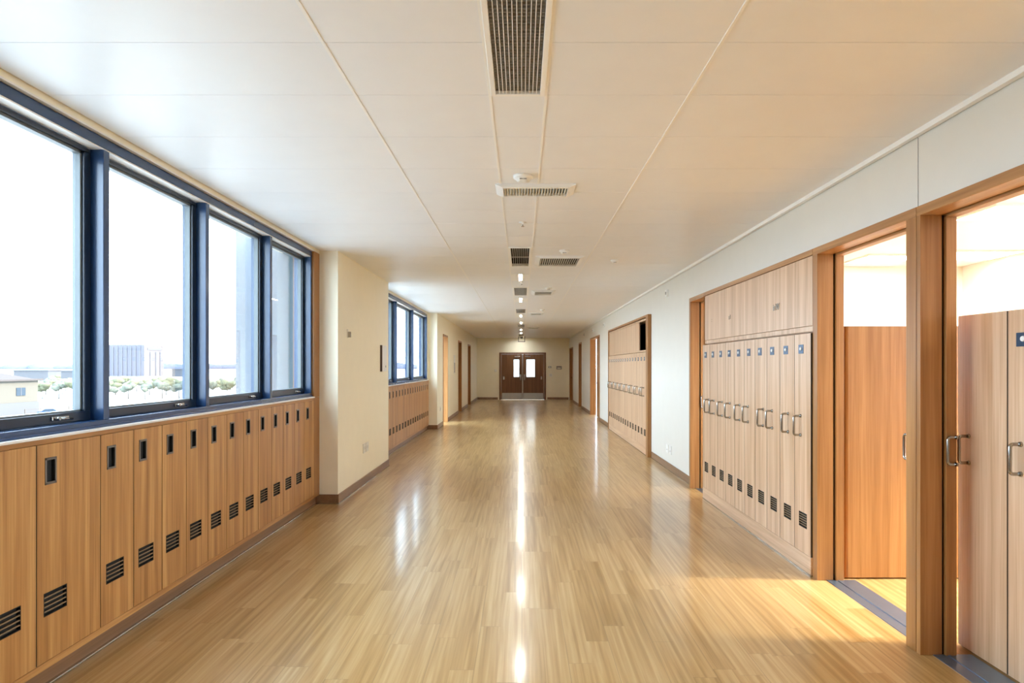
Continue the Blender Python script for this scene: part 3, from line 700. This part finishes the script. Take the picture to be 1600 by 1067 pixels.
def diffuser(x0, x1, y0, y1, label, n=16):
    r = tag(empty('air_diffuser', ((x0 + x1) / 2, (y0 + y1) / 2, CE)), label, 'vent', 'surface air diffusers on the ceiling')
    hx, hy = (x1 - x0) / 2, (y1 - y0) / 2; bw_ = 0.05; d = 0.028
    f = B()
    f.prism([(-hx, 0.0), (-hx, -0.006), (-hx + bw_, -d), (-hx + bw_ + 0.004, -d), (-hx + bw_ + 0.004, 0.0)], 'y', -hy, hy)
    f.prism([(hx, 0.0), (hx, -0.006), (hx - bw_, -d), (hx - bw_ - 0.004, -d), (hx - bw_ - 0.004, 0.0)], 'y', -hy, hy)
    f.box(-hx + bw_, hx - bw_, -hy, -hy + 0.03, -d, 0.0, 0.002); f.box(-hx + bw_, hx - bw_, hy - 0.03, hy, -d, 0.0, 0.002)
    f.build('frame', 'white', r)
    B().box(-hx + bw_, hx - bw_, -hy + 0.03, hy - 0.03, -0.004, -0.001).build('dark_duct', 'dark', r)
    g = B(); a, b2 = -hx + bw_ + 0.006, hx - bw_ - 0.006
    for i in range(n):
        x = a + (b2 - a) * (i + 0.5) / n
        g.prism([(x - 0.008, -0.022), (x - 0.006, -0.024), (x + 0.008, -0.006), (x + 0.006, -0.004)], 'y', -hy + 0.03, hy - 0.03)
    g.build('louvre', 'offwhite', r)
diffuser(-0.18, 0.375, 4.53, 4.80, 'long slotted air diffuser across the ceiling strip behind the first smoke detector', 22)
diffuser(0.16, 0.72, 7.5, 8.15, 'slotted air diffuser to the side of the second ceiling vent', 18)
diffuser(0.17, 0.56, 10.9, 11.45, 'slotted air diffuser beside the third ceiling vent', 12)
diffuser(0.17, 0.52, 15.4, 15.95, 'small slotted air diffuser beside the fourth ceiling vent', 8)
diffuser(0.17, 0.58, 21.2, 21.9, 'distant slotted air diffuser beside the fifth ceiling vent', 8)
def detector(x, y, r_, label, h=0.036):
    o = tag(empty('smoke_detector', (x, y, CE)), label, 'smoke detector', 'smoke detectors on the ceiling')
    B().lathe([(r_, 0.0), (r_, -h * 0.35), (r_ * 0.93, -h * 0.5), (r_ * 0.72, -h * 0.62), (r_ * 0.66, -h), (r_ * 0.3, -h * 1.08)]).build('body', 'white', o)
    B().box(-r_ * 0.35, r_ * 0.35, -r_ * 0.69, -r_ * 0.60, -h * 0.92, -h * 0.72, 0.002).build('sensor_slot', 'grey', o)
detector(0.01, 4.35, 0.066, 'round white smoke detector nearest the camera, before the long air diffuser')
detector(0.465, 7.15, 0.055, 'round white smoke detector just before the second air diffuser')
detector(1.10, 7.8, 0.045, 'small white smoke detector alone on the right part of the ceiling')
detector(0.43, 10.55, 0.055, 'round white smoke detector above the third air diffuser')
detector(0.46, 14.6, 0.055, 'round white smoke detector near the fourth air diffuser')
def sprinkler(x, y, label):
    o = tag(empty('sprinkler_head', (x, y, CE)), label, 'sprinkler', 'sprinklers in the ceiling strip')
    B().lathe([(0.032, 0), (0.032, -0.004), (0.014, -0.006), (0.010, -0.02)]).build('cover_plate', 'white', o)
    B().lathe([(0.004, -0.02), (0.004, -0.034), (0.014, -0.035), (0.014, -0.038)]).build('deflector', 'chrome', o)
sprinkler(0.01, 5.75, 'small sprinkler head between the long air diffuser and the second vent')
sprinkler(0.0, 9.85, 'small sprinkler head between the second and third ceiling vents')
sprinkler(0.0, 18.2, 'small sprinkler head far along the ceiling strip')
o = tag(empty('ceiling_hanger', (0.0, 27.8, CE)), 'small dark hanging bracket on the ceiling before the end doors', 'bracket')
B().cyl((-0.13, 0, -0.11), 0.012, 0.012, 0.22).cyl((0.13, 0, -0.11), 0.012, 0.012, 0.22).box(-0.15, 0.15, -0.012, 0.012, -0.235, -0.21).build('rods', 'sign_edge', o)
B().lathe([(0.05, -0.02), (0.05, -0.08), (0.02, -0.10)]).build('lamp_socket', 'grey', o)

# ------------------------------------------------------------------ wall fittings
def wall_plate(name, loc, normal, w_, h_, t, label, cat, mat='white', parts=(), group=None):
    """plate in local y (width) / z, facing local +x"""
    rz = {'+x': 0, '-x': PI, '-y': -PI / 2}[normal]
    r = tag(empty(name, loc, rz), label, cat, group)
    B().box(0.0, t, -w_/2, w_/2, -h_/2, h_/2, min(0.003, t * 0.4)).build('plate', mat, r)
    for nm, pm, y0, y1, z0, z1, tt in parts:
        B().box(t - 0.0005, t + tt, y0, y1, z0, z1, 0.001).build(nm, pm, r)
    return r
wall_plate('wall_hook', (XC, 7.57, 1.875), '+x', 0.05, 0.10, 0.008, 'small white hook plate high on the column beside the near window', 'hook', 'offwhite',
           [('hook', 'chrome', -0.012, 0.012, -0.045, 0.02, 0.03)])
o = wall_plate('power_outlet', (XC, 8.36, 0.46), '+x', 0.13, 0.12, 0.009, 'white power outlet low on the column, nearer of the pair', 'outlet', 'offwhite', [('socket', 'grey', -0.03, -0.02, -0.02, 0.02, 0.001), ('socket', 'grey', 0.02, 0.03, -0.02, 0.02, 0.001)], 'outlets low on the column')
o = wall_plate('power_outlet', (XC, 8.52, 0.46), '+x', 0.13, 0.12, 0.009, 'white power outlet low on the column, further of the pair', 'outlet', 'offwhite', [('socket', 'grey', -0.03, -0.02, -0.02, 0.02, 0.001), ('socket', 'grey', 0.02, 0.03, -0.02, 0.02, 0.001)], 'outlets low on the column')
r = wall_plate('notice_panel', (XC, 9.47, 1.61), '+x', 0.30, 0.37, 0.03, 'white wall panel with a dark edge on the column near the far window', 'wall panel', 'white', [('indicator', 'grey', 0.07, 0.10, -0.13, -0.10, 0.004)])
B().box(-0.0005, 0.031, -0.155, -0.150, -0.187, 0.187).build('side_edge', 'sign_edge', r)
r = wall_plate('wall_sign', (XC, 19.5, 1.55), '+x', 0.25, 0.54, 0.02, 'narrow upright sign on the left wall between two doorways', 'sign', 'white', [('lower_field', 'grey', -0.10, 0.10, -0.24, 0.05, 0.002)])
wall_plate('power_outlet', (XC, 16.2, 0.45), '+x', 0.09, 0.11, 0.008, 'white outlet low on the wall beyond the far low lockers', 'outlet', 'offwhite', [('socket', 'grey', -0.015, 0.015, -0.02, 0.02, 0.001)])
wall_plate('power_outlet', (XR, 9.42, 0.30), '-x', 0.13, 0.12, 0.009, 'white outlet low on the right wall, nearer of the pair', 'outlet', 'white', [('socket', 'grey', -0.02, 0.02, -0.02, -0.01, 0.001)], 'outlets low on the right wall')
wall_plate('power_outlet', (XR, 9.62, 0.30), '-x', 0.13, 0.12, 0.009, 'white outlet low on the right wall, further of the pair', 'outlet', 'white', [('socket', 'grey', -0.02, 0.02, -0.02, -0.01, 0.001)], 'outlets low on the right wall')
for y, lab in ((9.6, 'small white sensor high on the right wall beyond the near lockers'), (16.9, 'small white sensor high on the wall just beyond the distant lockers'), (19.6, 'small white sensor above the wide half open doorway'), (22.3, 'small white sensor high on the wall between two far right doors')):
    wall_plate('wall_sensor', (XR, y, 2.56), '-x', 0.10, 0.10, 0.03, lab, 'sensor', 'white', [('lens', 'grey', -0.02, 0.02, -0.02, 0.02, 0.006)])
px = 29.5 / F
def endp(x, y): return ((x - 815) * px, YE, 1.5 + (572 - y) * px)
wall_plate('light_switch', endp(774.5, 579), '-y', 0.12, 0.12, 0.012, 'small switch plate on the end wall left of the double doors', 'switch', 'offwhite', [('rocker', 'white', -0.03, 0.03, -0.04, 0.04, 0.004)])
wall_plate('light_switch', endp(859, 573.5), '-y', 0.13, 0.07, 0.02, 'small grey device on the end wall right beside the double doors', 'switch', 'grey', [('rocker', 'white', -0.03, 0.03, -0.02, 0.02, 0.004)])
wall_plate('wall_sign', endp(873.5, 574.5), '-y', 0.24, 0.15, 0.015, 'dark grey plaque on the end wall near the right corner', 'sign', 'grey', [('face', 'offwhite', -0.08, 0.08, -0.05, 0.01, 0.002)])
wall_plate('light_switch', endp(860.5, 586), '-y', 0.12, 0.12, 0.012, 'white switch plate low beside the double doors, under the grey device', 'switch', 'white', [('rocker', 'offwhite', -0.03, 0.03, -0.04, 0.04, 0.004)])
# ------------------------------------------------------------------ outdoors, some ten metres below
GZ = -8.5
struct(B().box(-1800, 400, -400, 2600, GZ - 1, GZ).build('ground', 'ground'), 'pale dry ground outside the windows', 'ground')
o = B()
for _ in range(16):
    x, y = -random.uniform(62, 82), random.uniform(100, 140); o.cyl((x, y, GZ + 0.03), random.uniform(2, 5), random.uniform(1.5, 4), 0.1, 'z', 9)
tag(o.build('soil_patches', 'redsoil'), 'patches of reddish soil on the ground beyond the near window', 'soil', kind='stuff')
hb = B()
for i in range(40):
    x = -1750 + i * 44; hb.blob((x, 2300, GZ), 60, 60, random.uniform(14, 24), 2, 0.1)
struct(hb.build('hills', 'hill'), 'hazy blue ridge on the horizon', 'hills')
# large box-shaped hall
hg = tag(empty('industrial_hall', (-369, 644, GZ)), 'huge pale blue box shaped hall on the horizon outside the near window', 'building')
B().box(-55, 0, 0, 34, 0, 31).build('body', 'hangar_side', hg)
fr_ = B().box(0.0, 0.6, -0.5, 34, 0, 31.3).build('front_wall', 'hangar_front', hg)
g = B()
for y, z in ((9, 24), (19, 24), (27, 24)): g.box(0.6, 1.2, y, y + 1.2, 0, z)
g.box(0.6, 1.0, 5, 29, 26, 28); g.build('groove', 'hangar_groove', fr_)
g = B()
for i in range(12): g.box(-53 + i * 4.4, -51.5 + i * 4.4, -0.8, 0, 0, 30)
g.build('cladding_rib', 'hangar_groove', hg)
# beige neighbour building
nb = tag(empty('office_building', (-102, 100, GZ)), 'beige two storey building with a faded pink roof at the left edge outside', 'building')
B().box(-26, 0.15, -45, 39.2, 0, 2.6).build('lower_wall', 'bld_grey', nb)
uw = B().box(-26, 0, -45, 39, 2.6, 7.0).build('upper_wall', 'bld_beige', nb)
B().box(-26.6, 0.7, -45.6, 39.7, 7.0, 7.35).prism([(-25.5, 7.35), (0.0, 7.35), (-9, 8.9), (-18, 8.9)], 'y', -44, 38).build('roof', 'bld_roof', nb)
for y in (-30, -22, -12, -2, 5.5, 14, 21, 25.5, 33):
    wb = B().box(0.0, 0.12, y, y + (3.6 if y < 20 else 2.4), 4.0, 5.6).build('window', 'bld_glass', nb)
    B().box(0.12, 0.16, y + 1.1, y + 1.25, 4.0, 5.6).build('mullion', 'bld_grey', wb)
# trees: one of each kind, copied
def tree(mat):
    r = empty('tree'); c = B()
    for _ in range(7): c.blob((random.uniform(-1.3, 1.3), random.uniform(-1.3, 1.3), random.uniform(3.2, 5.0)), random.uniform(0.9, 1.5), random.uniform(0.9, 1.5), random.uniform(0.7, 1.1), 2, 0.22)
    c.build('crown', mat, r); B().cyl((0, 0, 1.6), 0.16, 0.10, 3.2, 'z', 8).build('trunk', 'bark', r); return r
protos = [tree('leaf'), tree('leaf_b')]; usedt = [False, False]
spots = []
for i in range(13):
    Y = 205 + (i % 4) * 17 + random.uniform(-4, 4); spots.append((66 + i * 5.2, 200 + (i % 5) * 33, 'small hazy tree beyond the beige building, seen through the nearest pane', 'trees behind the beige building'))
for i in range(20):
    Y = 205 + (i % 5) * 19 + random.uniform(-4, 4); spots.append((174 + i * 6.6, 200 + (i % 4) * 29, 'small hazy tree in the field before the huge hall', 'trees in the field before the hall'))
for i in range(7):
    spots.append((332 + i * 8, 210 + (i % 3) * 34, 'small hazy tree seen through the third pane beside the pale fin', 'trees beside the facade fin'))
for i, (pxx, Y, lab, grp) in enumerate(spots):
    k = i % 2
    o = protos[k] if not usedt[k] else copy_tree(protos[k]); usedt[k] = True
    o.location = ((pxx - 815) * Y / F, Y, GZ); s_ = random.uniform(0.8, 1.1); o.scale = (s_ * 1.0, s_ * 1.0, s_); o.rotation_euler.z = random.uniform(0, 6)
    tag(o, lab, 'tree', grp)
fe = tag(empty('fence', (-98, 160, GZ)), 'thin low fence in the field outside the near window', 'fence')
for k in range(15): B().box(-0.06, 0.06, -30 + k * 4.2, -29.88 + k * 4.2, 0, 1.5).build('post', 'bark', fe)
B().box(-0.03, 0.03, -30, 29, 1.3, 1.38).box(-0.03, 0.03, -30, 29, 0.7, 0.76).build('rail', 'bark', fe)
for k, (pxx, Y, ww, hh, lab) in enumerate(((48, 420, 22, 7, 'long low pale building on the skyline above the beige roof'), (100, 520, 18, 6, 'low pale building on the skyline over the first trees'), (290, 620, 26, 7, 'low pale building on the skyline beside the huge hall'))):
    r = tag(empty('low_building', ((pxx - 815) * Y / F, Y, GZ)), lab, 'building')
    B().box(-ww/2, ww/2, 0, 12, 0, hh).build('wall', 'bld_grey', r); B().box(-ww/2 - 0.5, ww/2 + 0.5, -0.5, 12.5, hh, hh + 0.6).build('roof', 'hangar_groove', r)
# parked car
ca = tag(empty('car', (-95, 133, GZ), 0.3), 'blue parked car just above the window sill outside', 'car')
prof = [(-2.1, 0.35), (-2.1, 0.85), (-1.4, 0.95), (-0.8, 1.42), (0.7, 1.45), (1.4, 0.98), (2.1, 0.85), (2.15, 0.35)]
B().prism(prof, 'y', -0.85, 0.85).build('body', 'car', ca)
B().prism([(-1.25, 0.98), (-0.78, 1.36), (0.66, 1.38), (1.2, 1.0)], 'y', -0.86, 0.86).build('side_window', 'bld_glass', ca)
for x in (-1.3, 1.35):
    for y in (-0.8, 0.8): B().cyl((x, y, 0.34), 0.34, 0.34, 0.2, 'y', 18).build('wheel', 'dark', ca)
# facade fin that projects outside beyond the last pane
struct(B().box(-3.10, -2.66, 7.15, 9.6, GZ, 6).box(-2.66, -2.53, 7.15, 7.176, 0, 3.05).build('wall_exterior', 'fin'), 'pale blue facade fin projecting outside the last pane', 'wall')
struct(B().box(-2.53, -2.424, 7.15, 7.176, 0, 3.05).build('trim_11', 'fin_dk'), 'blue grey strip where the facade fin meets the window', 'trim')
